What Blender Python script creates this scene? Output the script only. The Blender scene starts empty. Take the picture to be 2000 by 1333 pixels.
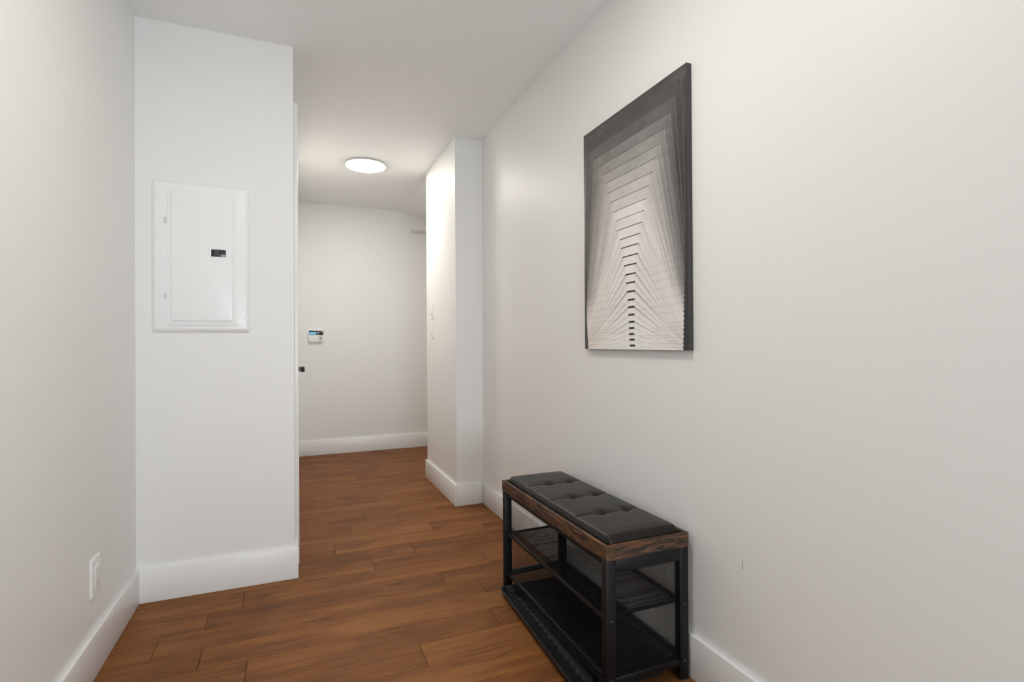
import bpy, bmesh, math, random
import numpy as np
from mathutils import Vector, Matrix

random.seed(7)
rng = np.random.default_rng(7)
scene = bpy.context.scene
COL = scene.collection

# ------------------------------------------------------------------ camera
cam_d = bpy.data.cameras.new('camera')
cam = bpy.data.objects.new('camera', cam_d)
COL.objects.link(cam)
cam_d.sensor_width = 36.0
cam_d.lens = 36.0 * 1022.19 / 2000.0
cam_d.clip_start = 0.02
FW = Vector((0.38427344, 0.92320305, 0.00548205))
RT = Vector((0.92321151, -0.38423896, -0.00639824))
UP = Vector((0.00380045, -0.00751977, 0.9999645))
cam.matrix_world = Matrix(((RT.x, UP.x, -FW.x, 0.0), (RT.y, UP.y, -FW.y, 0.0),
                           (RT.z, UP.z, -FW.z, 1.0646), (0, 0, 0, 1)))
scene.camera = cam
scene.cycles.max_bounces = 8
scene.cycles.diffuse_bounces = 5
scene.cycles.glossy_bounces = 3
scene.cycles.caustics_refractive = False
scene.cycles.use_light_tree = False
scene.cycles.adaptive_threshold = 0.03
scene.cycles.adaptive_min_samples = 24
scene.cycles.caustics_reflective = False

# ------------------------------------------------------------------ world, daylight, exposure
world = bpy.data.worlds.new('world')
scene.world = world
world.use_nodes = True
bg = world.node_tree.nodes['Background']
bg.inputs['Color'].default_value = (0.72, 0.85, 1.0, 1)
bg.inputs['Strength'].default_value = 2.0
DAY_W = 72.0        # daylight coming in through the big window behind the camera
HALL_LAMP = 66.0     # luminance of the round hall lamp
ROOM_LAMP = 54.0     # luminance of the round lamps behind the camera
WARM = (1.0, 0.955, 0.875)
WARM2 = (1.0, 0.955, 0.88)
ld = bpy.data.lights.new('window_daylight', 'AREA')
ld.shape = 'RECTANGLE'
ld.size = 1.2
ld.size_y = 1.3
ld.energy = DAY_W
ld.color = (0.84, 0.93, 1.0)
lo = bpy.data.objects.new('window_daylight', ld)
COL.objects.link(lo)
lo.location = (0.5, -2.42, 0.90)
lo.rotation_euler = (math.radians(112), 0, 0)      # faces +Y, into the room
vs = scene.view_settings
vs.view_transform = 'Standard'
vs.look = 'None'
vs.gamma = 1.0
vs.use_curve_mapping = False
vs.exposure = 0.0

# ------------------------------------------------------------------ key dimensions (metres)
H = 2.44
XL, YP, XE = -0.6076, 2.604, 0.0        # left wall, wall with the breaker panel, its free edge
XW, XC = 1.172, 0.9856                  # right wall, face of the pillar
YF, YC, YB = 3.33, 4.15, 5.412          # pillar front, pillar end, far wall
XR = 1.75                               # right side of the niche behind the pillar
YBK, XLR = -2.5, -3.2                   # room behind the camera
HB, TB = 0.14, 0.015                    # baseboards

# ------------------------------------------------------------------ materials
def new_mat(name):
    m = bpy.data.materials.new(name)
    m.use_nodes = True
    nt = m.node_tree
    return m, nt, nt.nodes['Principled BSDF']

def N(nt, typ, **kw):
    n = nt.nodes.new(typ)
    for k, v in kw.items():
        setattr(n, k, v)
    return n

def bump(nt, bsdf, height_socket, strength, dist):
    b = N(nt, 'ShaderNodeBump')
    b.inputs['Strength'].default_value = strength
    b.inputs['Distance'].default_value = dist
    nt.links.new(height_socket, b.inputs['Height'])
    nt.links.new(b.outputs['Normal'], bsdf.inputs['Normal'])

def plain(name, col, rough=0.5, metal=0.0, spec=0.5, nscale=None, nstr=0.1, ndist=0.001, var=0.0):
    m, nt, b = new_mat(name)
    b.inputs['Base Color'].default_value = (*col, 1)
    b.inputs['Roughness'].default_value = rough
    b.inputs['Metallic'].default_value = metal
    b.inputs['Specular IOR Level'].default_value = spec
    if nscale:
        g = N(nt, 'ShaderNodeNewGeometry')
        n = N(nt, 'ShaderNodeTexNoise')
        n.inputs['Scale'].default_value = nscale
        n.inputs['Detail'].default_value = 1
        nt.links.new(g.outputs['Position'], n.inputs['Vector'])
        bump(nt, b, n.outputs['Fac'], nstr, ndist)
        if var:
            r = N(nt, 'ShaderNodeMix', data_type='RGBA')
            r.inputs['A'].default_value = (*[c * (1 - var) for c in col], 1)
            r.inputs['B'].default_value = (*[min(1, c * (1 + var)) for c in col], 1)
            nt.links.new(n.outputs['Fac'], r.inputs['Factor'])
            nt.links.new(r.outputs['Result'], b.inputs['Base Color'])
    return m

M_WALL = plain('wall_paint', (0.868, 0.866, 0.852), 0.45, spec=0.28, nscale=90, nstr=0.05, ndist=0.001)
M_CEIL = plain('ceiling_paint', (0.91, 0.91, 0.902), 0.8, spec=0.2, nscale=60, nstr=0.06, ndist=0.001)
M_TRIM = plain('trim_paint', (0.91, 0.91, 0.90), 0.32, spec=0.45, nscale=40, nstr=0.02, ndist=0.001)
M_ENAMEL = plain('white_enamel', (0.90, 0.905, 0.91), 0.28, spec=0.5, nscale=120, nstr=0.02, ndist=0.0005)
M_PLASTIC = plain('white_plastic', (0.88, 0.88, 0.86), 0.35, nscale=200, nstr=0.01)
M_GREY = plain('grey_plastic', (0.35, 0.35, 0.35), 0.4, nscale=200, nstr=0.01)
M_SLOT = plain('dark_slot', (0.05, 0.05, 0.05), 0.6, nscale=200, nstr=0.01)
M_BLACKMETAL = plain('black_powder_coated_metal', (0.0065, 0.0065, 0.007), 0.45, spec=0.28, nscale=700, nstr=0.08, ndist=0.0003)
M_MESH = plain('black_wire', (0.008, 0.008, 0.009), 0.5, spec=0.25, nscale=300, nstr=0.02)
M_BOLT = plain('dark_bolt_steel', (0.10, 0.10, 0.10), 0.3, metal=0.8, nscale=300, nstr=0.02)
M_BLACKGLOSS = plain('black_gloss_plastic', (0.012, 0.012, 0.014), 0.22, nscale=300, nstr=0.01)
M_CHROME = plain('satin_chrome', (0.75, 0.73, 0.70), 0.22, metal=1.0, nscale=300, nstr=0.01)
M_TRAY = plain('black_tray_plastic', (0.014, 0.014, 0.0145), 0.40, spec=0.4, nscale=500, nstr=0.06, ndist=0.0004)
M_RIM = plain('satin_grey_rim', (0.50, 0.49, 0.47), 0.4, nscale=200, nstr=0.01)
M_HINGE = plain('pale_grey_hinge', (0.70, 0.70, 0.70), 0.4, nscale=200, nstr=0.01)
M_SCUFF = plain('scuff_grey', (0.42, 0.42, 0.41), 0.6, nscale=300, nstr=0.02)

def wood_floor():
    m, nt, b = new_mat('brown_floor_wood')
    L = nt.links.new
    geo = N(nt, 'ShaderNodeNewGeometry')
    oi = N(nt, 'ShaderNodeObjectInfo')
    off = N(nt, 'ShaderNodeVectorMath', operation='SCALE')
    comb = N(nt, 'ShaderNodeCombineXYZ')
    L(oi.outputs['Random'], comb.inputs['X']); L(oi.outputs['Random'], comb.inputs['Y']); L(oi.outputs['Random'], comb.inputs['Z'])
    L(comb.outputs[0], off.inputs[0]); off.inputs['Scale'].default_value = 37.0
    add = N(nt, 'ShaderNodeVectorMath', operation='ADD')
    L(geo.outputs['Position'], add.inputs[0]); L(off.outputs[0], add.inputs[1])
    def noise(sx, sy, scale, detail, dist=0.0):
        mp = N(nt, 'ShaderNodeMapping')
        mp.inputs['Scale'].default_value = (sx, sy, 1)
        L(add.outputs[0], mp.inputs['Vector'])
        n = N(nt, 'ShaderNodeTexNoise')
        n.inputs['Scale'].default_value = scale
        n.inputs['Detail'].default_value = detail
        n.inputs['Distortion'].default_value = dist
        L(mp.outputs[0], n.inputs['Vector'])
        return n
    cloud = noise(1.6, 6.0, 1.5, 3, 0.6)          # broad light and dark figure along a board
    grain = noise(3.0, 90.0, 1.4, 6, 0.3)         # fine grain
    streak = noise(1.2, 22.0, 1.6, 3, 1.2)        # dark streaks
    pores = noise(10.0, 160.0, 2.0, 2, 0.0)
    ramp = N(nt, 'ShaderNodeValToRGB')
    e = ramp.color_ramp.elements
    e[0].position = 0.30; e[0].color = (0.088, 0.0298, 0.0095, 1)
    e[1].position = 0.72; e[1].color = (0.315, 0.128, 0.036, 1)
    k = e.new(0.50); k.color = (0.188, 0.0675, 0.0185, 1)
    s1 = N(nt, 'ShaderNodeMath', operation='MULTIPLY_ADD')
    L(cloud.outputs['Fac'], s1.inputs[0]); s1.inputs[1].default_value = 0.55; s1.inputs[2].default_value = 0.0
    s2 = N(nt, 'ShaderNodeMath', operation='MULTIPLY_ADD')
    L(grain.outputs['Fac'], s2.inputs[0]); s2.inputs[1].default_value = 0.30; L(s1.outputs[0], s2.inputs[2])
    s3 = N(nt, 'ShaderNodeMath', operation='MULTIPLY_ADD')
    L(streak.outputs['Fac'], s3.inputs[0]); s3.inputs[1].default_value = 0.28; L(s2.outputs[0], s3.inputs[2])
    s4 = N(nt, 'ShaderNodeMath', operation='MULTIPLY_ADD')
    L(oi.outputs['Random'], s4.inputs[0]); s4.inputs[1].default_value = 0.075; L(s3.outputs[0], s4.inputs[2])
    s5 = N(nt, 'ShaderNodeMath', operation='SUBTRACT')
    L(s4.outputs[0], s5.inputs[0]); s5.inputs[1].default_value = 0.055
    L(s5.outputs[0], ramp.inputs['Fac'])
    pr = N(nt, 'ShaderNodeMapRange')
    pr.inputs['From Min'].default_value = 0.60; pr.inputs['From Max'].default_value = 0.72
    pr.inputs['To Min'].default_value = 1.0; pr.inputs['To Max'].default_value = 0.72
    L(pores.outputs['Fac'], pr.inputs['Value'])
    mul = N(nt, 'ShaderNodeMix', data_type='RGBA', blend_type='MULTIPLY')
    mul.inputs['Factor'].default_value = 1.0
    L(ramp.outputs['Color'], mul.inputs['A']); L(pr.outputs['Result'], mul.inputs['B'])
    L(mul.outputs['Result'], b.inputs['Base Color'])
    b.inputs['Roughness'].default_value = 0.36
    b.inputs['Specular IOR Level'].default_value = 0.16
    rr = N(nt, 'ShaderNodeMapRange')
    rr.inputs['To Min'].default_value = 0.40; rr.inputs['To Max'].default_value = 0.58
    L(grain.outputs['Fac'], rr.inputs['Value']); L(rr.outputs['Result'], b.inputs['Roughness'])
    knots = noise(2.2, 9.0, 1.7, 4, 1.5)
    kr = N(nt, 'ShaderNodeMapRange')
    kr.inputs['From Min'].default_value = 0.62; kr.inputs['From Max'].default_value = 0.76
    kr.inputs['To Min'].default_value = 1.0; kr.inputs['To Max'].default_value = 0.50
    L(knots.outputs['Fac'], kr.inputs['Value'])
    mul2 = N(nt, 'ShaderNodeMix', data_type='RGBA', blend_type='MULTIPLY')
    mul2.inputs['Factor'].default_value = 1.0
    L(mul.outputs['Result'], mul2.inputs['A']); L(kr.outputs['Result'], mul2.inputs['B'])
    L(mul2.outputs['Result'], b.inputs['Base Color'])
    bump(nt, b, s3.outputs[0], 0.12, 0.002)
    return m
M_FLOOR = wood_floor()

def rustic_wood(name, sc):
    m, nt, b = new_mat(name)
    L = nt.links.new
    tc = N(nt, 'ShaderNodeTexCoord')
    mp = N(nt, 'ShaderNodeMapping')
    mp.inputs['Scale'].default_value = sc
    L(tc.outputs['Object'], mp.inputs['Vector'])
    n1 = N(nt, 'ShaderNodeTexNoise'); n1.inputs['Scale'].default_value = 3.2; n1.inputs['Detail'].default_value = 7
    n1.inputs['Roughness'].default_value = 0.65; n1.inputs['Distortion'].default_value = 0.8
    L(mp.outputs[0], n1.inputs['Vector'])
    r = N(nt, 'ShaderNodeValToRGB')
    e = r.color_ramp.elements
    e[0].position = 0.41; e[0].color = (0.010, 0.008, 0.007, 1)
    e[1].position = 0.66; e[1].color = (0.220, 0.092, 0.036, 1)
    k = e.new(0.49); k.color = (0.058, 0.027, 0.012, 1)
    k = e.new(0.56); k.color = (0.125, 0.052, 0.020, 1)
    L(n1.outputs['Fac'], r.inputs['Fac']); L(r.outputs['Color'], b.inputs['Base Color'])
    b.inputs['Roughness'].default_value = 0.5
    bump(nt, b, n1.outputs['Fac'], 0.1, 0.001)
    return m
M_RUSTIC = rustic_wood('rustic_brown_board', (16, 4, 26))
M_RUSTIC_X = rustic_wood('rustic_brown_end_board', (4, 16, 26))

def leather():
    m, nt, b = new_mat('black_leather')
    L = nt.links.new
    g = N(nt, 'ShaderNodeNewGeometry')
    v = N(nt, 'ShaderNodeTexVoronoi'); v.inputs['Scale'].default_value = 420
    n = N(nt, 'ShaderNodeTexNoise'); n.inputs['Scale'].default_value = 26; n.inputs['Detail'].default_value = 4
    L(g.outputs['Position'], v.inputs['Vector']); L(g.outputs['Position'], n.inputs['Vector'])
    a = N(nt, 'ShaderNodeMath', operation='MULTIPLY_ADD')
    L(v.outputs['Distance'], a.inputs[0]); a.inputs[1].default_value = 0.25; L(n.outputs['Fac'], a.inputs[2])
    bump(nt, b, a.outputs[0], 0.25, 0.0012)
    b.inputs['Base Color'].default_value = (0.013, 0.0095, 0.008, 1)
    b.inputs['Roughness'].default_value = 0.36
    b.inputs['Specular IOR Level'].default_value = 0.27
    return m
M_LEATHER = leather()

def emitter(name, col, strength):
    m, nt, b = new_mat(name)
    b.inputs['Base Color'].default_value = (0.9, 0.9, 0.88, 1)
    b.inputs['Emission Color'].default_value = (*col, 1)
    b.inputs['Emission Strength'].default_value = strength
    return m
M_LAMP = emitter('hall_lamp_diffuser', WARM, HALL_LAMP)
M_LAMP2 = emitter('room_lamp_diffuser', WARM2, ROOM_LAMP)
M_LCD = emitter('lit_blue_screen', (0.25, 0.62, 0.9), 0.35)
M_LCD.node_tree.nodes['Principled BSDF'].inputs['Base Color'].default_value = (0.12, 0.35, 0.5, 1)

def attr_mat(name):
    m, nt, b = new_mat(name)
    a = N(nt, 'ShaderNodeAttribute', attribute_name='print')
    nt.links.new(a.outputs['Color'], b.inputs['Base Color'])
    b.inputs['Roughness'].default_value = 0.6
    b.inputs['Specular IOR Level'].default_value = 0.25
    g = N(nt, 'ShaderNodeNewGeometry')
    n = N(nt, 'ShaderNodeTexNoise'); n.inputs['Scale'].default_value = 900
    nt.links.new(g.outputs['Position'], n.inputs['Vector'])
    bump(nt, b, n.outputs['Fac'], 0.1, 0.0005)
    return m
M_PRINT = attr_mat('canvas_print')
M_CANVASEDGE = plain('dark_canvas_edge', (0.045, 0.042, 0.042), 0.7, nscale=900, nstr=0.1)

def glass_mat():
    m, nt, b = new_mat('window_glass')
    b.inputs['Transmission Weight'].default_value = 1.0
    b.inputs['Roughness'].default_value = 0.0
    b.inputs['IOR'].default_value = 1.45
    return m
M_GLASS = glass_mat()

# ------------------------------------------------------------------ mesh helpers
def bm_box(bm, x0, x1, y0, y1, z0, z1, bev=0.0, seg=2, mat=None):
    vs_ = [bm.verts.new(p) for p in ((x0, y0, z0), (x1, y0, z0), (x1, y1, z0), (x0, y1, z0),
                                     (x0, y0, z1), (x1, y0, z1), (x1, y1, z1), (x0, y1, z1))]
    fs = [(0, 3, 2, 1), (4, 5, 6, 7), (0, 1, 5, 4), (1, 2, 6, 5), (2, 3, 7, 6), (3, 0, 4, 7)]
    faces = [bm.faces.new([vs_[i] for i in f]) for f in fs]
    if mat is not None:
        bmesh.ops.transform(bm, matrix=mat, verts=vs_)
    if bev > 0:
        edges = list({e for f in faces for e in f.edges})
        bmesh.ops.bevel(bm, geom=edges, offset=bev, segments=seg, affect='EDGES', profile=0.5, clamp_overlap=True)
    return bm

def bm_cyl(bm, p0, p1, r0, r1=None, n=16, cap=True):
    p0, p1 = Vector(p0), Vector(p1)
    r1 = r0 if r1 is None else r1
    d = (p1 - p0)
    z = d.normalized()
    a = Vector((1, 0, 0)) if abs(z.x) < 0.9 else Vector((0, 1, 0))
    x = z.cross(a).normalized(); y = z.cross(x)
    ra, rb = [], []
    for i in range(n):
        t = 2 * math.pi * i / n
        o = x * math.cos(t) + y * math.sin(t)
        ra.append(bm.verts.new(p0 + o * r0)); rb.append(bm.verts.new(p1 + o * r1))
    for i in range(n):
        j = (i + 1) % n
        bm.faces.new((ra[i], ra[j], rb[j], rb[i]))
    if cap:
        bm.faces.new(ra[::-1]); bm.faces.new(rb)

def bm_lathe(bm, prof, org, axis='Z', n=48, cap=True):
    """prof: list of (r, h); revolved about axis through org."""
    org = Vector(org)
    rings = []
    for r, h in prof:
        ring = []
        for i in range(n):
            t = 2 * math.pi * i / n
            c, s = r * math.cos(t), r * math.sin(t)
            v = {'Z': Vector((c, s, h)), 'X': Vector((h, c, s)), 'Y': Vector((s, h, c))}[axis]
            ring.append(bm.verts.new(org + v))
        rings.append(ring)
    for a, b in zip(rings, rings[1:]):
        for i in range(n):
            j = (i + 1) % n
            bm.faces.new((a[i], a[j], b[j], b[i]))
    if cap:
        bm.faces.new(rings[0][::-1]); bm.faces.new(rings[-1])

def rrect(w, h, r, n=6):
    """rounded rectangle outline, centred, counter-clockwise"""
    out = []
    for cx, cy, a0 in ((w/2-r, h/2-r, 0), (-w/2+r, h/2-r, 90), (-w/2+r, -h/2+r, 180), (w/2-r, -h/2+r, 270)):
        for i in range(n + 1):
            a = math.radians(a0 + 90 * i / n)
            out.append((cx + r * math.cos(a), cy + r * math.sin(a)))
    return out

def bm_loft(bm, loops, cap0=True, cap1=True):
    rings = [[bm.verts.new(p) for p in lp] for lp in loops]
    n = len(rings[0])
    for a, b in zip(rings, rings[1:]):
        for i in range(n):
            j = (i + 1) % n
            bm.faces.new((a[i], a[j], b[j], b[i]))
    if cap0: bm.faces.new(rings[0][::-1])
    if cap1: bm.faces.new(rings[-1])

def mesh_from(bm, name, mat, smooth=False):
    bmesh.ops.recalc_face_normals(bm, faces=bm.faces[:])
    me = bpy.data.meshes.new(name)
    bm.to_mesh(me); bm.free()
    me.materials.append(mat)
    if smooth:
        for p in me.polygons: p.use_smooth = True
        me.set_sharp_from_angle(angle=math.radians(35))
    return me

def obj(name, bm, mat, parent=None, smooth=False, loc=(0, 0, 0)):
    me = bm if isinstance(bm, bpy.types.Mesh) else mesh_from(bm, name, mat, smooth)
    o = bpy.data.objects.new(name, me)
    COL.objects.link(o)
    o.location = loc
    if parent: o.parent = parent
    return o

def boxobj(name, ext, mat, parent=None, bev=0.0, seg=2):
    bm = bmesh.new()
    bm_box(bm, *ext, bev=bev, seg=seg)
    return obj(name, bm, mat, parent, smooth=bev > 0)

def tag(o, label, cat, kind=None, group=None):
    o['label'] = label
    o['category'] = cat
    if kind: o['kind'] = kind
    if group: o['group'] = group
    return o

def thing(name, loc, label, cat, kind=None, group=None, rotz=0.0):
    o = bpy.data.objects.new(name, None)
    COL.objects.link(o)
    o.location = loc
    o.rotation_euler = (0, 0, rotz)
    o.empty_display_size = 0.1
    return tag(o, label, cat, kind, group)

# ------------------------------------------------------------------ the setting: floor
bm = bmesh.new()
bm_box(bm, XLR - 0.1, XR + 0.1, YBK - 0.1, YB + 0.15, -0.15, -0.013)
floor = obj('floor', bm, M_FLOOR)
tag(floor, 'warm brown hardwood plank floor of the hallway', 'floor', 'structure')
PW = 0.137
Y0 = 1.985
known = {  # row index -> end joints read from the photograph (X)
    -1: [-0.15, 0.72], 0: [-0.30, 0.95], 1: [-0.455, 0.758], 2: [-0.316, 0.62], 3: [-0.20, 0.88], 4: [0.35],
    5: [-0.12, 0.57], 6: [0.19, 1.02], 7: [-0.1, 0.74], 8: [0.296, 1.1], 9: [0.02, 0.86], 10: [0.39], 11: [0.165, 1.0],
    12: [0.53, 0.9], 13: [0.27], 14: [0.12, 0.8], 15: [0.6], 16: [0.22], 17: [0.457], 18: [0.1, 0.95], 19: [0.68]}
def add_plank(x0, x1, y0, y1):
    g = 0.0004
    bm = bmesh.new()
    a, b, c, d = x0 + 0.00055, x1 - 0.00055, y0 + g, y1 - g
    v = 0.0012
    bm_loft(bm, [[(a, c, -0.013), (b, c, -0.013), (b, d, -0.013), (a, d, -0.013)],
                 [(a, c, -v), (b, c, -v), (b, d, -v), (a, d, -v)],
                 [(a + v, c + v, 0), (b - v, c + v, 0), (b - v, d - v, 0), (a + v, d - v, 0)]])
    obj('plank', bm, M_FLOOR, floor)
r0 = int(math.floor((0.16 - Y0) / PW))
r1 = int(math.ceil((YB + 0.1 - Y0) / PW))
for r in range(r0, r1):
    ya, yb = Y0 + r * PW, Y0 + (r + 1) * PW
    xs = known.get(r)
    if xs is None:
        s = random.uniform(-0.5, 0.3)
        xs = [s, s + random.uniform(0.75, 1.1)]
    xs = [XL - 0.05] + [x for x in sorted(xs) if XL + 0.05 < x < XR - 0.1] + [XR + 0.05]
    for a, b in zip(xs, xs[1:]):
        add_plank(a, b, ya, yb)
# the floor of the room behind the camera and of the strip left of the hall, same boards
Yfl = Y0 + r0 * PW
for r in range(int(math.floor((YBK - Y0) / PW)), r0):
    ya, yb = Y0 + r * PW, Y0 + (r + 1) * PW
    x = XLR - random.uniform(0, 0.8)
    while x < XW:
        x2 = x + random.uniform(1.3, 1.9)
        add_plank(max(x, XLR - 0.05), min(x2, XR + 0.05), ya, yb)
        x = x2

# ------------------------------------------------------------------ the setting: ceiling, walls
T = 0.12
c = boxobj('ceiling', (XLR - T, XR + T, YBK - T, YB + T, H, H + 0.1), M_CEIL)
tag(c, 'smooth white ceiling over the hallway', 'ceiling', 'structure')
bm = bmesh.new()   # gently sloped ceiling piece in the niche behind the pillar
sx, sl = 1.015, 0.21
y0, y1 = YC - 0.02, YB
pts = [(sx, H), (XR, H - (XR - sx) * sl), (XR, H + 0.02), (sx, H + 0.02)]
bm_loft(bm, [[(x, y0, z) for x, z in pts], [(x, y1, z) for x, z in pts]])
s = obj('trim_1', bm, M_CEIL)
tag(s, 'slightly sloped white ceiling section above the niche behind the pillar', 'ceiling', 'structure')

YLE = 0.15     # the left wall ends here and the room behind opens to the left
w = boxobj('wall_left', (XL - T, XL, YLE, YP + T, 0, H), M_WALL)
tag(w, 'off-white wall with the outlet on the left edge of the photo', 'wall', 'structure')
w = boxobj('wall_alcove', (XL, XE - T, YP, YP + T, 0, H), M_WALL)
tag(w, 'pale wall facing the camera that carries the breaker panel', 'wall', 'structure')
DY0, DY1, DZ = 2.84, 4.16, 2.165    # door opening in the hall's left wall
bm = bmesh.new()
prof = [(YP, 0), (DY0, 0), (DY0, DZ), (DY1, DZ), (DY1, 0), (YB, 0), (YB, H), (YP, H)]
bm_loft(bm, [[(XE - T, y, z) for y, z in prof], [(XE, y, z) for y, z in prof]])
w = obj('wall_hall_left', bm, M_WALL)
tag(w, 'left wall of the hallway seen edge-on beyond the breaker panel', 'wall', 'structure')
w = boxobj('wall_back', (XE - T, XR + T, YB, YB + T, 0, H), M_WALL)
tag(w, 'far end wall of the hallway with the thermostat', 'wall', 'structure')
w = boxobj('wall_right', (XW, XW + T, YBK, YF, 0, H), M_WALL)
tag(w, 'long off-white right wall behind the bench and the canvas', 'wall', 'structure')
wall_right = w
w = boxobj('wall_pillar', (XC, XR + T, YF, YC, 0, H), M_WALL, bev=0.0015, seg=1)
tag(w, 'protruding wall section with two light switches past the bench', 'wall', 'structure')
w = boxobj('wall_niche', (XR, XR + T, YC, YB, 0, H), M_WALL)
tag(w, 'side wall of the niche hidden behind the pillar', 'wall', 'structure')
# room behind the camera
w = boxobj('wall_living_left', (XLR - T, XLR, YBK, YLE, 0, H), M_WALL)
tag(w, 'left wall of the room behind the camera', 'wall', 'structure')
w = boxobj('wall_living_far', (XLR - T, XL - T, YLE, YLE + T, 0, H), M_WALL)
tag(w, 'wall of the room behind the camera beside the hallway mouth', 'wall', 'structure')
WX0, WX1, WZ0, WZ1 = -0.1, 1.1, 0.25, 1.95
bm = bmesh.new()
bm_box(bm, XLR - T, WX0, YBK - T, YBK, 0, H)
bm_box(bm, WX1, XW + T, YBK - T, YBK, 0, H)
bm_box(bm, WX0, WX1, YBK - T, YBK, 0, WZ0)
bm_box(bm, WX0, WX1, YBK - T, YBK, WZ1, H)
w = obj('wall_window', bm, M_WALL)
tag(w, 'window wall of the room behind the camera', 'wall', 'structure')
win = thing('window_1', ((WX0 + WX1) / 2, YBK - 0.06, WZ0), 'large white-framed window behind the camera', 'window', 'structure')
hw, hh = (WX1 - WX0) / 2, WZ1 - WZ0
for ext in ((-hw, hw, -0.03, 0.03, 0, 0.05), (-hw, hw, -0.03, 0.03, hh - 0.05, hh), (-hw, -hw + 0.05, -0.03, 0.03, 0.05, hh - 0.05),
            (hw - 0.05, hw, -0.03, 0.03, 0.05, hh - 0.05), (-0.03, 0.03, -0.03, 0.03, 0.05, hh - 0.05)):
    boxobj('window_frame', ext, M_TRIM, win, bev=0.003)
for a, b in ((-hw + 0.05, -0.03), (0.03, hw - 0.05)):
    boxobj('pane', (a, b, -0.004, 0.004, 0.05, hh - 0.05), M_GLASS, win)

# baseboards (one object a run)
def baseboard(name, ext, label, hz=HB):
    o = boxobj(name, (*ext, 0, hz), M_TRIM, bev=0.0025, seg=2)
    return tag(o, label, 'baseboard', 'structure')
baseboard('baseboard_left', (XL, XL + TB, YLE, YP - TB), 'white baseboard along the left wall below the outlet')
baseboard('baseboard_alcove', (XL, XE + TB, YP - TB, YP), 'white baseboard below the breaker panel')
baseboard('baseboard_hall_left', (XE, XE + TB * 0.7, YP + 0.001, 2.755), 'short white baseboard piece between the corner and the door casing')
baseboard('baseboard_hall_far', (XE, XE + TB, 4.245, YB - TB), 'white baseboard between the door casing and the far wall')
baseboard('baseboard_back', (XE, XR, YB - TB, YB), 'white baseboard at the far end of the hallway')
baseboard('baseboard_pillar', (XC - TB, XC, YF - TB, YC + TB), 'white baseboard on the side of the pillar facing the hall')
baseboard('baseboard_pillar_front', (XC, XW - TB, YF - TB, YF), 'narrow white baseboard on the front of the pillar')
baseboard('baseboard_right', (XW - TB, XW, YBK, YF - TB), 'long white baseboard along the right wall behind the bench', 0.138)

# scuff on the right wall
bm = bmesh.new()
bm_loft(bm, [[(XW - 0.0002, 1.123, 0.418), (XW - 0.0002, 1.1265, 0.418), (XW - 0.0002, 1.1255, 0.447), (XW - 0.0002, 1.1243, 0.447)],
             [(XW + 0.001, 1.123, 0.418), (XW + 0.001, 1.1265, 0.418), (XW + 0.001, 1.1255, 0.447), (XW + 0.001, 1.1243, 0.447)]])
obj('scuff_mark', bm, M_SCUFF, wall_right)

# ------------------------------------------------------------------ door in the hall's left wall
door = thing('door_1', (XE, (DY0 + DY1) / 2, 0), 'white door seen edge-on in the hall with a black lever handle', 'door', 'structure')
yo = (DY0 + DY1) / 2
hwid = (DY1 - DY0) / 2
for a, b in ((-hwid - 0.085, -hwid), (hwid, hwid + 0.085)):
    boxobj('casing', (0, 0.020, a, b, 0, DZ + 0.085), M_TRIM, door, bev=0.003)
boxobj('casing', (0, 0.020, -hwid, hwid, DZ, DZ + 0.085), M_TRIM, door, bev=0.003)
boxobj('jamb', (-T, 0, -hwid, -hwid + 0.018, 0, DZ), M_TRIM, door)
boxobj('jamb', (-T, 0, hwid - 0.018, hwid, 0, DZ), M_TRIM, door)
boxobj('jamb', (-T, 0, -hwid + 0.018, hwid - 0.018, DZ - 0.018, DZ), M_TRIM, door)
bm = bmesh.new()
lw = hwid - 0.021
bm_box(bm, -0.045, -0.016, -lw, lw, 0.008, DZ - 0.021)
for a, b, z0, z1 in ((-lw, -lw + 0.12, 0.008, DZ - 0.021), (lw - 0.12, lw, 0.008, DZ - 0.021), (-lw + 0.12, lw - 0.12, 0.008, 0.22),
                     (-lw + 0.12, lw - 0.12, 0.95, 1.09), (-lw + 0.12, lw - 0.12, DZ - 0.15, DZ - 0.021)):
    bm_box(bm, -0.016, -0.006, a, b, z0, z1)
leaf = obj('door_leaf', bm, M_TRIM, door)
for z in (0.25, 0.98, 1.72):
    bm = bmesh.new(); bm_cyl(bm, (0.003, -hwid + 0.010, z - 0.038), (0.003, -hwid + 0.010, z + 0.038), 0.0065, n=12)
    obj('hinge', bm, M_BOLT, door, smooth=True)
bm = bmesh.new()
hy, hz = 4.085 - yo, 0.893
bm_lathe(bm, [(0.029, -0.006), (0.029, 0.001), (0.026, 0.004), (0.022, 0.006), (0.019, 0.012), (0.016, 0.030), (0.016, 0.037)], (0, hy, hz), 'X', 32)
rose = obj('handle', bm, M_BLACKMETAL, door, smooth=True)
bm = bmesh.new(); bm_box(bm, 0.040, 0.068, hy - 0.115, hy + 0.014, hz - 0.017, hz + 0.017, bev=0.005, seg=3)
obj('lever', bm, M_BLACKMETAL, rose, smooth=True)

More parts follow.
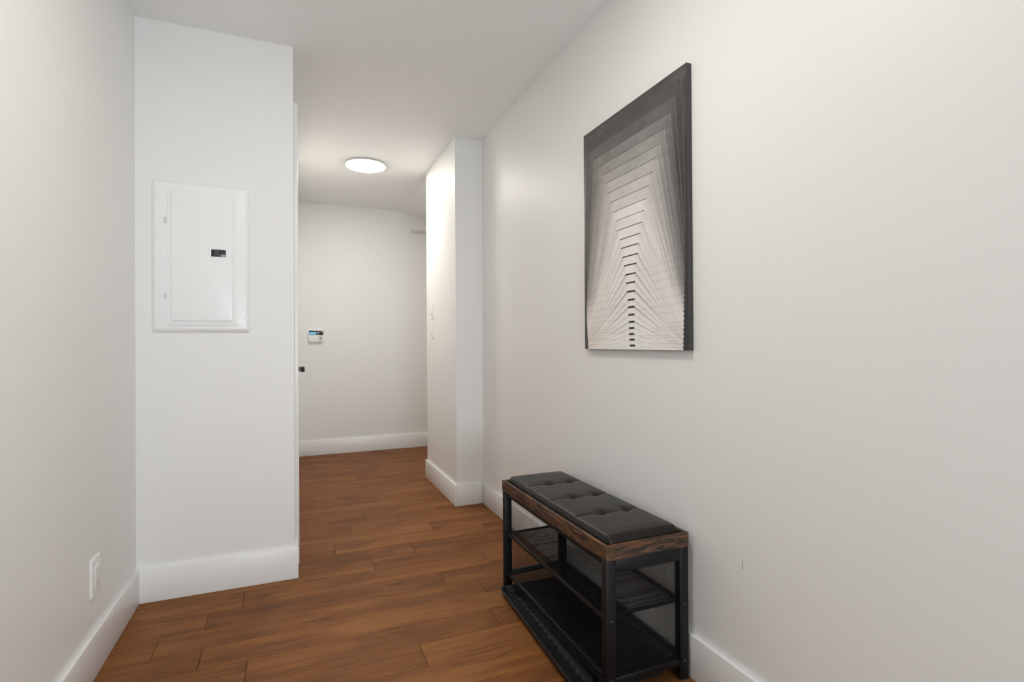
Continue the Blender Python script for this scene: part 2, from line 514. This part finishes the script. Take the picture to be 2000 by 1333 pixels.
# ------------------------------------------------------------------ ceiling lamps
def disc_lamp(x, y, label, mat, group=None):
    t = thing('ceiling_lamp', (x, y, H), label, 'lamp', group=group)
    bm = bmesh.new()
    bm_lathe(bm, [(0.155, 0.0), (0.155, -0.013), (0.152, -0.0165), (0.1470, -0.0165), (0.1465, -0.004), (0.14, 0.0)], (0, 0, 0), 'Z', 64, cap=False)
    obj('rim', bm, M_RIM, t, smooth=True)
    bm = bmesh.new()
    bm_lathe(bm, [(0.1460, -0.010), (0.1455, -0.0175), (0.141, -0.0205), (0.06, -0.0235)], (0, 0, 0), 'Z', 48)
    obj('diffuser', bm, mat, t, smooth=True)
    return t
disc_lamp(0.507, 4.09, 'lit round flush ceiling lamp in the hallway', M_LAMP)
disc_lamp(0.25, 1.15, 'lit round flush ceiling lamp just behind the camera', M_LAMP2)

# ------------------------------------------------------------------ breaker panel
bp = thing('breaker_panel', (-0.365, YP, 1.123), 'white metal electrical breaker panel set in the pale wall', 'breaker panel')
W_, H_ = 0.369, 0.644
def yloop(w, h, r, y, cx=0.0, cz=None):
    cz = H_ / 2 if cz is None else cz
    return [(cx + px, y, cz + pz) for px, pz in rrect(w, h, r)]
bm = bmesh.new()
bm_loft(bm, [yloop(W_, H_, 0.012, 0.0), yloop(W_, H_, 0.012, -0.003), yloop(W_ - 0.004, H_ - 0.004, 0.011, -0.006), yloop(W_ - 0.026, H_ - 0.026, 0.006, -0.0135),
             yloop(W_ - 0.032, H_ - 0.032, 0.005, -0.0145)])
cov = obj('cover', bm, M_ENAMEL, bp, smooth=True)
# door: x from -.489 to -.232, z 1.153..1.733 in the room
dx0, dx1, dz0, dz1 = -0.489 + 0.365, -0.232 + 0.365, 0.030, 0.611
dcx, dcz, dw, dh = (dx0 + dx1) / 2, (dz0 + dz1) / 2, dx1 - dx0, dz1 - dz0
bm = bmesh.new()
bm_loft(bm, [yloop(dw, dh, 0.004, -0.0140, dcx, dcz), yloop(dw, dh, 0.004, -0.0172, dcx, dcz), yloop(dw - 0.003, dh - 0.003, 0.004, -0.0185, dcx, dcz),
             yloop(dw - 0.020, dh - 0.022, 0.004, -0.0185, dcx - 0.002, dcz + 0.003), yloop(dw - 0.030, dh - 0.034, 0.004, -0.0235, dcx - 0.002, dcz + 0.004),
             yloop(dw - 0.034, dh - 0.038, 0.003, -0.0240, dcx - 0.002, dcz + 0.004)])
pdoor = obj('panel_door', bm, M_ENAMEL, bp, smooth=True)
lx0, lx1, lz0, lz1 = -0.329 + 0.365, -0.273 + 0.365, 1.450 - 1.123, 1.481 - 1.123
boxobj('latch', (lx0, lx1, -0.0262, -0.0225, lz0, lz1), M_BLACKGLOSS, pdoor, bev=0.001)
boxobj('latch_slider', (lx0 + 0.011, lx0 + 0.029, -0.0295, -0.0255, lz0 + 0.004, lz1 - 0.003), M_SLOT, pdoor, bev=0.0012)
for z in (1.5966, 1.2756):
    zz = z - 1.123
    bm = bmesh.new()
    bm_box(bm, -0.1370, -0.1315, -0.0185, -0.0138, zz - 0.012, zz + 0.012, bev=0.0012)
    for k in range(3):
        bm_box(bm, -0.1380, -0.1305, -0.0192, -0.0138, zz - 0.011 + k * 0.0085, zz - 0.007 + k * 0.0085)
    obj('hinge', bm, M_HINGE, bp)
for x, z in ((-0.163, 0.585), (0.163, 0.585), (-0.163, 0.06), (0.163, 0.06)):
    bm = bmesh.new(); bm_lathe(bm, [(0.0045, -0.0135), (0.0045, -0.0150), (0.003, -0.0163)], (x, 0, z), 'Y', 12)
    obj('screw', bm, M_ENAMEL, bp, smooth=True)

# ------------------------------------------------------------------ outlet on the left wall
ot = thing('wall_outlet', (XL, 2.115, 0.313), 'white electrical outlet low on the left wall', 'outlet')
def xloop(w, h, r, x, cy=0.0, cz=0.0):
    return [(x, cy + py, cz + pz) for py, pz in rrect(w, h, r, 4)]
bm = bmesh.new()
bm_loft(bm, [xloop(0.082, 0.126, 0.004, 0), xloop(0.082, 0.126, 0.004, 0.003), xloop(0.076, 0.120, 0.003, 0.0062), xloop(0.074, 0.118, 0.003, 0.0065)])
obj('cover_plate', bm, M_PLASTIC, ot, smooth=True)
bm = bmesh.new()
bm_loft(bm, [xloop(0.036, 0.070, 0.003, 0.0060), xloop(0.036, 0.070, 0.003, 0.0080), xloop(0.034, 0.068, 0.003, 0.0086)])
rec = obj('receptacle', bm, M_PLASTIC, ot, smooth=True)
for cz in (-0.0185, 0.0185):
    for y, hz_ in ((-0.0065, 0.0085), (0.0065, 0.007)):
        boxobj('slot', (0.0080, 0.0089, y - 0.0011, y + 0.0011, cz + 0.003 - hz_ / 2, cz + 0.003 + hz_ / 2), M_GREY, rec)
    bm = bmesh.new(); bm_lathe(bm, [(0.0024, 0.0080), (0.0024, 0.0089)], (0, 0, cz - 0.0095), 'X', 12)
    obj('ground_hole', bm, M_GREY, rec)

# ------------------------------------------------------------------ light switches on the pillar
def switch(z, label):
    t = thing('light_switch', (XC, 3.955, z), label, 'light switch', group='light switches on the pillar')
    bm = bmesh.new()
    L_ = lambda w, h, r, x: [(-x, py, pz) for py, pz in rrect(w, h, r, 4)]
    bm_loft(bm, [L_(0.072, 0.122, 0.004, 0), L_(0.072, 0.122, 0.004, 0.003), L_(0.066, 0.116, 0.003, 0.006)])
    obj('cover_plate', bm, M_PLASTIC, t, smooth=True)
    bm = bmesh.new()
    bm_loft(bm, [[(-0.0058, -0.0165, -0.034), (-0.0058, 0.0165, -0.034), (-0.0058, 0.0165, 0.034), (-0.0058, -0.0165, 0.034)],
                 [(-0.0125, -0.016, -0.033), (-0.0125, 0.016, -0.033), (-0.0070, 0.016, 0.033), (-0.0070, -0.016, 0.033)]])
    ro = obj('rocker', bm, M_PLASTIC, t)
    boxobj('indicator', (-0.0128, -0.0108, -0.004, 0.004, -0.026, -0.020), M_GREY, ro)
switch(1.325, 'upper white rocker light switch on the pillar side')
switch(1.172, 'lower white rocker light switch on the pillar side')

# ------------------------------------------------------------------ thermostat on the far wall
th = thing('thermostat', (0.195, YB, 1.0925), 'white thermostat with blue lit screen on the far wall', 'thermostat')
def tl(w, h, r, y, cx=0, cz=0.0592):
    return [(cx + px, y, cz + pz) for px, pz in rrect(w, h, r)]
bm = bmesh.new()
bm_loft(bm, [tl(0.136, 0.115, 0.010, 0), tl(0.138, 0.117, 0.011, -0.020), tl(0.136, 0.115, 0.011, -0.025), tl(0.130, 0.109, 0.009, -0.027)])
body = obj('body', bm, M_PLASTIC, th, smooth=True)
boxobj('display_window', (-0.064, 0.066, -0.0282, -0.0255, 0.071, 0.112), M_BLACKGLOSS, th, bev=0.001)
boxobj('screen', (-0.063, 0.000, -0.0290, -0.0278, 0.074, 0.097), M_LCD, th)
for x, z in ((0.054, 0.102), (0.022, 0.092)):
    boxobj('icon', (x - 0.005, x + 0.005, -0.0288, -0.0278, z - 0.005, z + 0.005), M_PLASTIC, th)
bm = bmesh.new(); bm_lathe(bm, [(0.0105, -0.0260), (0.0105, -0.0285), (0.008, -0.0300)], (0.045, 0, 0.042), 'Y', 24)
obj('round_button', bm, M_GREY, th, smooth=True)
for x, z in ((0.027, 0.053), (0.027, 0.031), (0.050, 0.062), (0.047, 0.018)):
    boxobj('button', (x - 0.005, x + 0.005, -0.0290, -0.0260, z - 0.003, z + 0.003), M_SLOT, th, bev=0.0008)

# ------------------------------------------------------------------ chrome wire rail in the niche
ws = thing('wire_shelf', (XR, YB, 2.236), 'thin chrome wire shelf end poking out behind the pillar', 'shelf')
x_end = 1.118 - XR
for y, z in ((-0.010, 0.0), (-0.094, 0.0)):
    bm = bmesh.new(); bm_cyl(bm, (x_end, y, z), (0, y, z), 0.0034, n=10)
    obj('rod', bm, M_CHROME, ws, smooth=True)
for i in range(9):
    x = x_end + 0.004 + i * 0.078
    bm = bmesh.new(); bm_cyl(bm, (x, -0.004, 0.004), (x, -0.096, 0.004), 0.0018, n=8)
    obj('cross_wire', bm, M_CHROME, ws, smooth=True)
bm = bmesh.new(); bm_box(bm, 1.262 - XR, 1.30 - XR, -0.03, 0, -0.175, -0.150, bev=0.004)
bm_cyl(bm, (1.285 - XR, -0.022, -0.155), (1.285 - XR, -0.09, -0.02), 0.004, n=8)
obj('bracket', bm, M_PLASTIC, ws, smooth=True)

# ------------------------------------------------------------------ canvas print on the right wall
PT = 0.019
PYA, PYB, PZ0, PZ1 = 1.313, 1.951, 1.040, 1.955
pic = thing('canvas_print', (XW - 0.0015, (PYA + PYB) / 2, PZ0), 'tall grey canvas print of nested tapering frames on the right wall', 'picture')
hl, ph = (PYB - PYA) / 2, PZ1 - PZ0
boxobj('stretched_canvas', (-PT, 0, -hl, hl, 0, ph), M_CANVASEDGE, pic, bev=0.0012)
NS, NT = 340, 840
S, Tt = np.meshgrid(np.linspace(0, 1, NS), np.linspace(0, 1, NT))
def vnoise(su, sv, seed):
    r = np.random.default_rng(seed)
    nu, nv = int(su) + 2, int(sv) + 2
    g = r.random((nv, nu))
    x = S * su; y = Tt * sv
    xi, yi = x.astype(int), y.astype(int)
    fx, fy = x - xi, y - yi
    fx = fx * fx * (3 - 2 * fx); fy = fy * fy * (3 - 2 * fy)
    return (g[yi, xi] * (1 - fx) + g[yi, xi + 1] * fx) * (1 - fy) + (g[yi + 1, xi] * (1 - fx) + g[yi + 1, xi + 1] * fx) * fy
FR = [(0.054, 0.964, 0.963), (0.077, 0.916, 0.910), (0.131, 0.877, 0.862), (0.190, 0.832, 0.815), (0.218, 0.795, 0.768), (0.260, 0.764, 0.724),
      (0.288, 0.731, 0.677), (0.314, 0.701, 0.632), (0.348, 0.675, 0.586), (0.374, 0.653, 0.544), (0.393, 0.633, 0.501), (0.415, 0.615, 0.459),
      (0.430, 0.599, 0.421), (0.444, 0.589, 0.382), (0.458, 0.577, 0.345), (0.471, 0.568, 0.307), (0.481, 0.562, 0.272), (0.487, 0.559, 0.236),
      (0.495, 0.556, 0.202), (0.497, 0.554, 0.172), (0.500, 0.551, 0.141), (0.503, 0.551, 0.112), (0.508, 0.550, 0.087), (0.507, 0.550, 0.063),
      (0.510, 0.552, 0.040), (0.512, 0.554, 0.016)]
TONE = [0.34, 0.385, 0.46, 0.54, 0.60, 0.66, 0.70, 0.73, 0.78, 0.80, 0.81, 0.82] + [0.83] * 14     # sRGB-like value of each nested frame's face
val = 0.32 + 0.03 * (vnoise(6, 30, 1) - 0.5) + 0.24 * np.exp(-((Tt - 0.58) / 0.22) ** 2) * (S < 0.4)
nf = len(FR)
FOOT = [0.62, 0.45, 0.36, 0.28, 0.21, 0.17, 0.14, 0.115, 0.10, 0.095, 0.09, 0.075, 0.06, 0.05, 0.04, 0.03, 0.028, 0.028, 0.02, 0.01, 0.008, 0.006, 0.004, 0.002, 0.0, -0.005]
edges_l, edges_r = [], []
for k, (a, b, t) in enumerate(FR):
    q = k / (nf - 1)
    tf = FOOT[k]                                                      # height at which the frame's legs reach the side
    la, rb = 0.030 + 0.012 * q, 0.976 - 0.010 * q                     # where they reach it
    if k == 0: la, rb = 0.012, 0.988
    den = max(t - tf, 0.004)
    h = np.clip((t - Tt) / den, 0, 1.0)
    left = a + (la - a) * h
    right = b + (rb - b) * h
    inside = (Tt <= t) & (S >= left) & (S <= right)
    tone = TONE[k]
    face = tone + 0.05 * (vnoise(5, 7, 20 + k) - 0.5)
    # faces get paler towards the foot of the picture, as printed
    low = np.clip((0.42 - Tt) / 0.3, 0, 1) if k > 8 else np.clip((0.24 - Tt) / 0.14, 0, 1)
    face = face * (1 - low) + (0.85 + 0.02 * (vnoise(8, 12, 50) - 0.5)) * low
    leg = np.clip(np.minimum(S - left, right - S) / 0.05, 0, 1)
    val = np.where(inside, face * 0.92 + face * 0.08 * leg, val)
    edges_l.append(left); edges_r.append(right)
    # streaks that run down along the legs
    st = np.where(S < (a + b) / 2, (S - left), (right - S))
    streak = (np.sin(st * 260 + k) * 0.5 + np.sin(st * 130 + 2 * k) * 0.5) * (0.042 if k < 9 else 0.016)
    val = np.where(inside & (Tt < t - 0.03), val + streak * np.clip((t - Tt) * 4, 0, 1) * np.clip(Tt * 4, 0, 1), val)
    val = np.where(inside & (np.abs(S - right) < 0.0055) & (k < 12), val + 0.075, val)
    val = np.where(inside & (np.abs(S - left) < 0.0055) & (k < 12), val + 0.06, val)
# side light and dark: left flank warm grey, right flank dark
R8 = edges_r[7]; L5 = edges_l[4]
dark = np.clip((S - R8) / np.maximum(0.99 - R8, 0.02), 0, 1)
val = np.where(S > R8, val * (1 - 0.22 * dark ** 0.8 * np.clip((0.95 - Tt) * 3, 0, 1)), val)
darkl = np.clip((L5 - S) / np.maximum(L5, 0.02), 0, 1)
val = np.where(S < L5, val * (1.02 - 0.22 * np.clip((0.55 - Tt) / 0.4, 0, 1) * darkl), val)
# thin dark lines of the legs and the heavy top bars
for k, (a, b, t) in enumerate(FR):
    L_, R_ = edges_l[k], edges_r[k]
    below = (Tt < t)
    if k >= 7:
        strength = {15: 0.35, 17: 0.6, 19: 0.55, 21: 0.5, 7: 0.25, 10: 0.25, 13: 0.25}.get(k, 0.12)
        for E_ in (L_, R_):
            side = np.abs(S - E_)
            wdt = 0.0040 if k < 17 else 0.0030 * (1 + 0.35 * (0.05 / max(t, 0.02)) ** 0.5)
            fade = np.clip(1 - np.abs(S - (a + b) / 2) / 0.33, 0.15, 1)
            ln = np.clip(1 - side / (wdt * 2.4), 0, 1) * below * (Tt > 0.004)
            val = val * (1 - strength * ln * fade)
    th_ = 0.0011 + 0.0022 * min(1, max(0, k - 9) / 10)
    if k >= 2:
        bar = np.clip(1.6 - np.abs(Tt - t) / th_, 0, 1) * (S > a - 0.004) * (S < b + 0.004)
        val = val * (1 - bar * min(0.85, 0.15 + 0.055 * k))
# fine level lines near the foot
for i, tt in enumerate([0.01, 0.022, 0.03, 0.043, 0.052, 0.068, 0.078, 0.092, 0.105, 0.13, 0.155, 0.185, 0.22, 0.25, 0.28, 0.31]):
    sl_ = (0.04 * (i / 15.0)) * (S - 0.53)
    ln = np.clip(1 - np.abs(Tt - tt - sl_) / 0.0022, 0, 1)
    val = val * (1 - 0.10 * ln * (np.abs(S - 0.53) > 0.06) * (vnoise(9, 3, 90 + i) > 0.35))
# serrated dark strips at the two sides
teeth = 0.006 * np.abs(((Tt * 62) % 1.0) - 0.5) * 2
val = np.where((S > 0.963 + teeth - 0.003 + 0.012 * np.clip((Tt) / 0.25, 0, 1)) & (Tt < 0.24), 0.23 + 0.05 * ((Tt * 62) % 1.0), val)
val = np.where((S < 0.043 - teeth * 0.6 - 0.03 * np.clip(Tt / 0.26, 0, 1)) & (Tt < 0.28), 0.33, val)
# printed grain
val = val + 0.020 * (vnoise(250, 40, 3) - 0.5) + 0.03 * (vnoise(14, 60, 4) - 0.5) * np.clip((Tt - 0.25) * 2, 0, 1)
val = np.clip((val - 0.36) * 1.16 + 0.35, 0.05, 0.97)
warm = np.clip((0.5 - S) * 0.05, 0, 0.03) + 0.012
rgb = np.stack([val * (1.003 + warm * 0.7), val * 0.992, val * (0.988 - warm * 0.6)], -1)
lin = np.where(rgb <= 0.04045, rgb / 12.92, ((rgb + 0.055) / 1.055) ** 2.4)
lin = np.clip(lin * 1.12, 0, 0.9)
verts = np.zeros((NS * NT, 3))
verts[:, 0] = -PT - 0.0006
verts[:, 1] = (hl - 0.0008) - S.ravel() * (2 * hl - 0.0016)        # s runs from the far edge (left) to the near edge (right)
verts[:, 2] = 0.0008 + Tt.ravel() * (ph - 0.0016)
idx = np.arange(NS * NT).reshape(NT, NS)
quads = np.stack([idx[:-1, :-1].ravel(), idx[:-1, 1:].ravel(), idx[1:, 1:].ravel(), idx[1:, :-1].ravel()], -1)
me = bpy.data.meshes.new('printed_face')
me.from_pydata(verts.tolist(), [], quads.tolist())
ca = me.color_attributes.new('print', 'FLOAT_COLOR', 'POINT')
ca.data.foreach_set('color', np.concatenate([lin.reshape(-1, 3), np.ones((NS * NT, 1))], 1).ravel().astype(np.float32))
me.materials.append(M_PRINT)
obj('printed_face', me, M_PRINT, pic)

# ------------------------------------------------------------------ shoe bench
BX0, BX1, BY0, BY1, BZ = 0.843, 1.150, 1.318, 2.150, 0.465
bench = thing('shoe_bench', ((BX0 + BX1) / 2, (BY0 + BY1) / 2, 0), 'black metal shoe bench with rustic wood frame and tufted leather seat', 'bench')
bx, by = (BX1 - BX0) / 2, (BY1 - BY0) / 2
LW, LD = 0.034, 0.025
ZW = 0.421      # underside of the wooden frame
for sx_ in (-1, 1):
    for sy_ in (-1, 1):
        x0, x1 = sorted((sx_ * (bx - 0.001), sx_ * (bx - 0.001 - LW)))
        y0, y1 = sorted((sy_ * (by - 0.002), sy_ * (by - 0.002 - LD)))
        lg = boxobj('leg', (x0, x1, y0, y1, 0.004, ZW), M_BLACKMETAL, bench, bev=0.0022)
        boxobj('foot', (x0 + 0.002, x1 - 0.002, y0 + 0.002, y1 - 0.002, 0.0, 0.006), M_SLOT, lg)
        for z in (0.063, 0.240):
            bm = bmesh.new()
            cx_ = (x0 + x1) / 2
            ys = sy_ * (by - 0.002)
            bm_lathe(bm, [(0.0046, -0.001 * sy_), (0.0046, 0.0012 * sy_), (0.0034, 0.0028 * sy_), (0.0012, 0.0034 * sy_)], (cx_, ys, z), 'Y', 14)
            obj('bolt', bm, M_BOLT, lg, smooth=True)
for sy_ in (-1, 1):
    y0, y1 = sorted((sy_ * (by - 0.002), sy_ * (by - 0.002 - LD)))
    boxobj('end_rail', (-bx + 0.001 + LW, bx - 0.001 - LW, y0, y1, 0.380, ZW), M_BLACKMETAL, bench, bev=0.002)
for sx_ in (-1, 1):
    x0, x1 = sorted((sx_ * (bx - 0.006), sx_ * (bx - 0.024)))
    boxobj('side_rail', (x0, x1, -by + 0.027, by - 0.027, 0.403, ZW), M_BLACKMETAL, bench, bev=0.002)
# wooden frame: four mitred boards and a base panel
WT = 0.013
def board(pts2d, mt):
    bm = bmesh.new()
    bm_loft(bm, [[(x, y, ZW) for x, y in pts2d], [(x, y, BZ) for x, y in pts2d]])
    bmesh.ops.bevel(bm, geom=bm.edges[:], offset=0.0012, segments=1, affect='EDGES')
    return obj('frame_board', bm, mt, bench)
o_, i_ = (bx, by), (bx - WT, by - WT)
board([(-o_[0], -o_[1]), (o_[0], -o_[1]), (i_[0], -i_[1]), (-i_[0], -i_[1])], M_RUSTIC_X)
board([(o_[0], -o_[1]), (o_[0], o_[1]), (i_[0], i_[1]), (i_[0], -i_[1])], M_RUSTIC)
board([(o_[0], o_[1]), (-o_[0], o_[1]), (-i_[0], i_[1]), (i_[0], i_[1])], M_RUSTIC_X)
board([(-o_[0], o_[1]), (-o_[0], -o_[1]), (-i_[0], -i_[1]), (-i_[0], i_[1])], M_RUSTIC)
boxobj('seat_base', (-i_[0], i_[0], -i_[1], i_[1], ZW, 0.433), M_RUSTIC, bench)
# tufted cushion
CX, CY = i_[0] - 0.004, i_[1] - 0.004
btn = [(xx, yy) for yy in (-0.198, 0.0, 0.205) for xx in (-0.030, 0.067)]
rows = (-0.198, 0.0, 0.205)
GX, GY = 71, 191
def cush_z(x, y):
    ex, ey = CX - abs(x), CY - abs(y)
    R = 0.020
    fx = 1 - max(0, 1 - ex / R) ** 2.2
    fy = 1 - max(0, 1 - ey / R) ** 2.2
    z = 0.447 + 0.037 * math.sqrt(max(0, fx)) * math.sqrt(max(0, fy))
    soft = min(1, ex / 0.05) * min(1, ey / 0.05)
    z += 0.006 * soft * (1 - 0.5 * (x / CX) ** 2)
    for bx_, by_ in btn:
        d = math.hypot(x - bx_, (y - by_) * 0.9)
        z -= 0.0125 * math.exp(-(d / 0.017) ** 1.5) * 1.0
    for ry in rows:
        # the stitched fold sags between the buttons and the edges
        sag = 0.007 * math.sin((x + 0.03) / 0.097 * math.pi) ** 2
        yy = ry - sag if -0.030 <= x <= 0.067 else ry + 0.006 * min(1, (min(abs(x + 0.03), abs(x - 0.067)) / 0.06))
        dy = abs(y - yy)
        z -= 0.0042 * math.exp(-(dy / 0.0035) ** 1.3) * min(1, ex / 0.02) + 0.0022 * math.exp(-(dy / 0.028) ** 2) * soft
    return z
def shape_axis(n, half):
    # finer towards the edges
    out = []
    for i in range(n):
        t = -1 + 2 * i / (n - 1)
        out.append(half * (0.85 * t + 0.15 * math.sin(t * math.pi / 2)))
    return out
ax, ay = shape_axis(GX, CX), shape_axis(GY, CY)
bm = bmesh.new()
grid = []
for j, y in enumerate(ay):
    row = []
    for i, x in enumerate(ax):
        # round the plan corners
        xx, yy = x, y
        rc = 0.018
        dx_, dy_ = abs(x) - (CX - rc), abs(y) - (CY - rc)
        if dx_ > 0 and dy_ > 0:
            d = math.hypot(dx_, dy_); mx = max(dx_, dy_)
            kf = mx / d if d > 0 else 1
            xx = math.copysign(CX - rc + dx_ * kf, x); yy = math.copysign(CY - rc + dy_ * kf, y)
        row.append(bm.verts.new((xx, yy, cush_z(x, y))))
    grid.append(row)
for j in range(GY - 1):
    for i in range(GX - 1):
        bm.faces.new((grid[j][i], grid[j][i + 1], grid[j + 1][i + 1], grid[j + 1][i]))
rim = [grid[0][i] for i in range(GX)] + [grid[j][-1] for j in range(1, GY)] + [grid[-1][i] for i in range(GX - 2, -1, -1)] + [grid[j][0] for j in range(GY - 2, 0, -1)]
low = [bm.verts.new((v.co.x, v.co.y, 0.4335)) for v in rim]
for i in range(len(rim)):
    j = (i + 1) % len(rim)
    bm.faces.new((rim[i], low[i], low[j], rim[j]))
bm.faces.new(low)
cu = obj('cushion', bm, M_LEATHER, bench, smooth=False)
for p in cu.data.polygons: p.use_smooth = True
bmB = bmesh.new()
bm_lathe(bmB, [(0.0075, -0.004), (0.0082, 0.0), (0.0070, 0.0032), (0.0040, 0.0048), (0.0008, 0.0053)], (0, 0, 0), 'Z', 20)
me_b = mesh_from(bmB, 'button', M_LEATHER, True)
for x, y in btn:
    obj('button', me_b, M_LEATHER, cu, loc=(x, y, cush_z(x, y) + 0.0015))
# piping along the cushion's top edge
# wire mesh: shelves and end panels
def wire_grid(name, parent, u0, u1, v0, v1, fn, pitch=0.0036, wd=0.00070):
    """a woven wire sheet: crossing square wires in one mesh; fn maps (u, v, w) to space"""
    vv, ff = [], []
    def bar(a0, a1, b0, b1, c0, c1):
        n = len(vv)
        vv.extend([fn(a0, b0, c0), fn(a1, b0, c0), fn(a1, b1, c0), fn(a0, b1, c0), fn(a0, b0, c1), fn(a1, b0, c1), fn(a1, b1, c1), fn(a0, b1, c1)])
        ff.extend([(n, n+3, n+2, n+1), (n+4, n+5, n+6, n+7), (n, n+1, n+5, n+4), (n+1, n+2, n+6, n+5), (n+2, n+3, n+7, n+6), (n+3, n, n+4, n+7)])
    k = int((u1 - u0) / pitch)
    for i in range(k + 1):
        u = u0 + (u1 - u0) * i / k
        bar(u - wd / 2, u + wd / 2, v0, v1, -wd / 2, wd / 2)
    k = int((v1 - v0) / pitch)
    for i in range(k + 1):
        v = v0 + (v1 - v0) * i / k
        bar(u0, u1, v - wd / 2, v + wd / 2, -wd / 2 + 0.0002, wd / 2 + 0.0002)
    me = bpy.data.meshes.new(name)
    me.from_pydata(vv, [], ff)
    me.materials.append(M_MESH)
    o = obj(name, me, M_MESH, parent)
    o['kind'] = 'stuff'
    return o
sxh, syh = bx - 0.014, by - 0.029
for zc in (0.063, 0.240):
    sh = bpy.data.objects.new('shelf', None); COL.objects.link(sh); sh.parent = bench; sh.location = (0, 0, zc)
    sh.empty_display_size = 0.05
    for sgn in (-1, 1):
        bm = bmesh.new()
        xc_ = sgn * sxh
        bm_box(bm, xc_ - 0.006, xc_ + 0.006, -syh, syh, -0.007, 0.007, bev=0.003)
        obj('shelf_rail', bm, M_BLACKMETAL, sh, smooth=True)
        yc_ = sgn * (syh - 0.003)
        bm = bmesh.new(); bm_box(bm, -sxh + 0.006, sxh - 0.006, yc_ - 0.003, yc_ + 0.003, -0.005, 0.005, bev=0.0015)
        obj('shelf_end_bar', bm, M_BLACKMETAL, sh, smooth=True)
    wire_grid('wire_mesh', sh, -sxh + 0.006, sxh - 0.006, -syh + 0.006, syh - 0.006, lambda u, v, w: (u, v, w))
for sgn in (-1, 1):
    yy = sgn * (by - 0.014)
    wire_grid('end_mesh', bench, -bx + 0.001 + LW, bx - 0.001 - LW, 0.070, 0.380, lambda u, v, w, yy=yy: (u, yy + w, v))
for sgn in (-1, 1):
    y0, y1 = sorted((sgn * (by - 0.005), sgn * (by - 0.022)))
    boxobj('bottom_rail', (-bx + 0.001 + LW, bx - 0.001 - LW, y0, y1, 0.050, 0.070), M_BLACKMETAL, bench, bev=0.002)

# ------------------------------------------------------------------ boot tray under the bench
TL_, TW_ = 0.715, 0.335
tray = thing('boot_tray', (0.9535, 1.722, 0), 'black plastic boot tray lying under the shoe bench', 'tray', rotz=math.radians(-2.4))
def zl(w, h, r, z):
    return [(px, py, z) for px, py in rrect(w, h, r, 6)]
bm = bmesh.new()
bm_loft(bm, [zl(TW_ - 0.026, TL_ - 0.026, 0.018, 0.0), zl(TW_ - 0.022, TL_ - 0.022, 0.020, 0.0012), zl(TW_ - 0.006, TL_ - 0.006, 0.026, 0.026),
             zl(TW_, TL_, 0.028, 0.027), zl(TW_, TL_, 0.028, 0.0305), zl(TW_ - 0.003, TL_ - 0.003, 0.027, 0.0320), zl(TW_ - 0.014, TL_ - 0.014, 0.023, 0.0315),
             zl(TW_ - 0.018, TL_ - 0.018, 0.022, 0.029), zl(TW_ - 0.032, TL_ - 0.032, 0.017, 0.007), zl(TW_ - 0.038, TL_ - 0.038, 0.015, 0.005)])
ty = obj('tray_body', bm, M_TRAY, tray, smooth=True)
# scalloped raised bed in the middle of the tray
out = []
half_w, half_l, amp, pit = TW_ / 2 - 0.064, TL_ / 2 - 0.060, 0.010, 0.044
def scal(t): return amp * abs(math.sin(math.pi * t / pit))
n = 120
for i in range(n): y = -half_l + 2 * half_l * i / n; out.append((half_w + scal(y + half_l), y))
for i in range(60): x = half_w - 2 * half_w * i / 60; out.append((x, half_l + scal(half_w - x)))
for i in range(n): y = half_l - 2 * half_l * i / n; out.append((-half_w - scal(half_l - y), y))
for i in range(60): x = -half_w + 2 * half_w * i / 60; out.append((x, -half_l - scal(x + half_w)))
bm = bmesh.new()
def sc(k, z): return [(x * k, y * (1 - (1 - k) * half_w / half_l), z) for x, y in out]
bm_loft(bm, [sc(1.0, 0.0045), sc(0.985, 0.0085), sc(0.955, 0.0095)])
obj('scalloped_bed', bm, M_TRAY, tray, smooth=True)
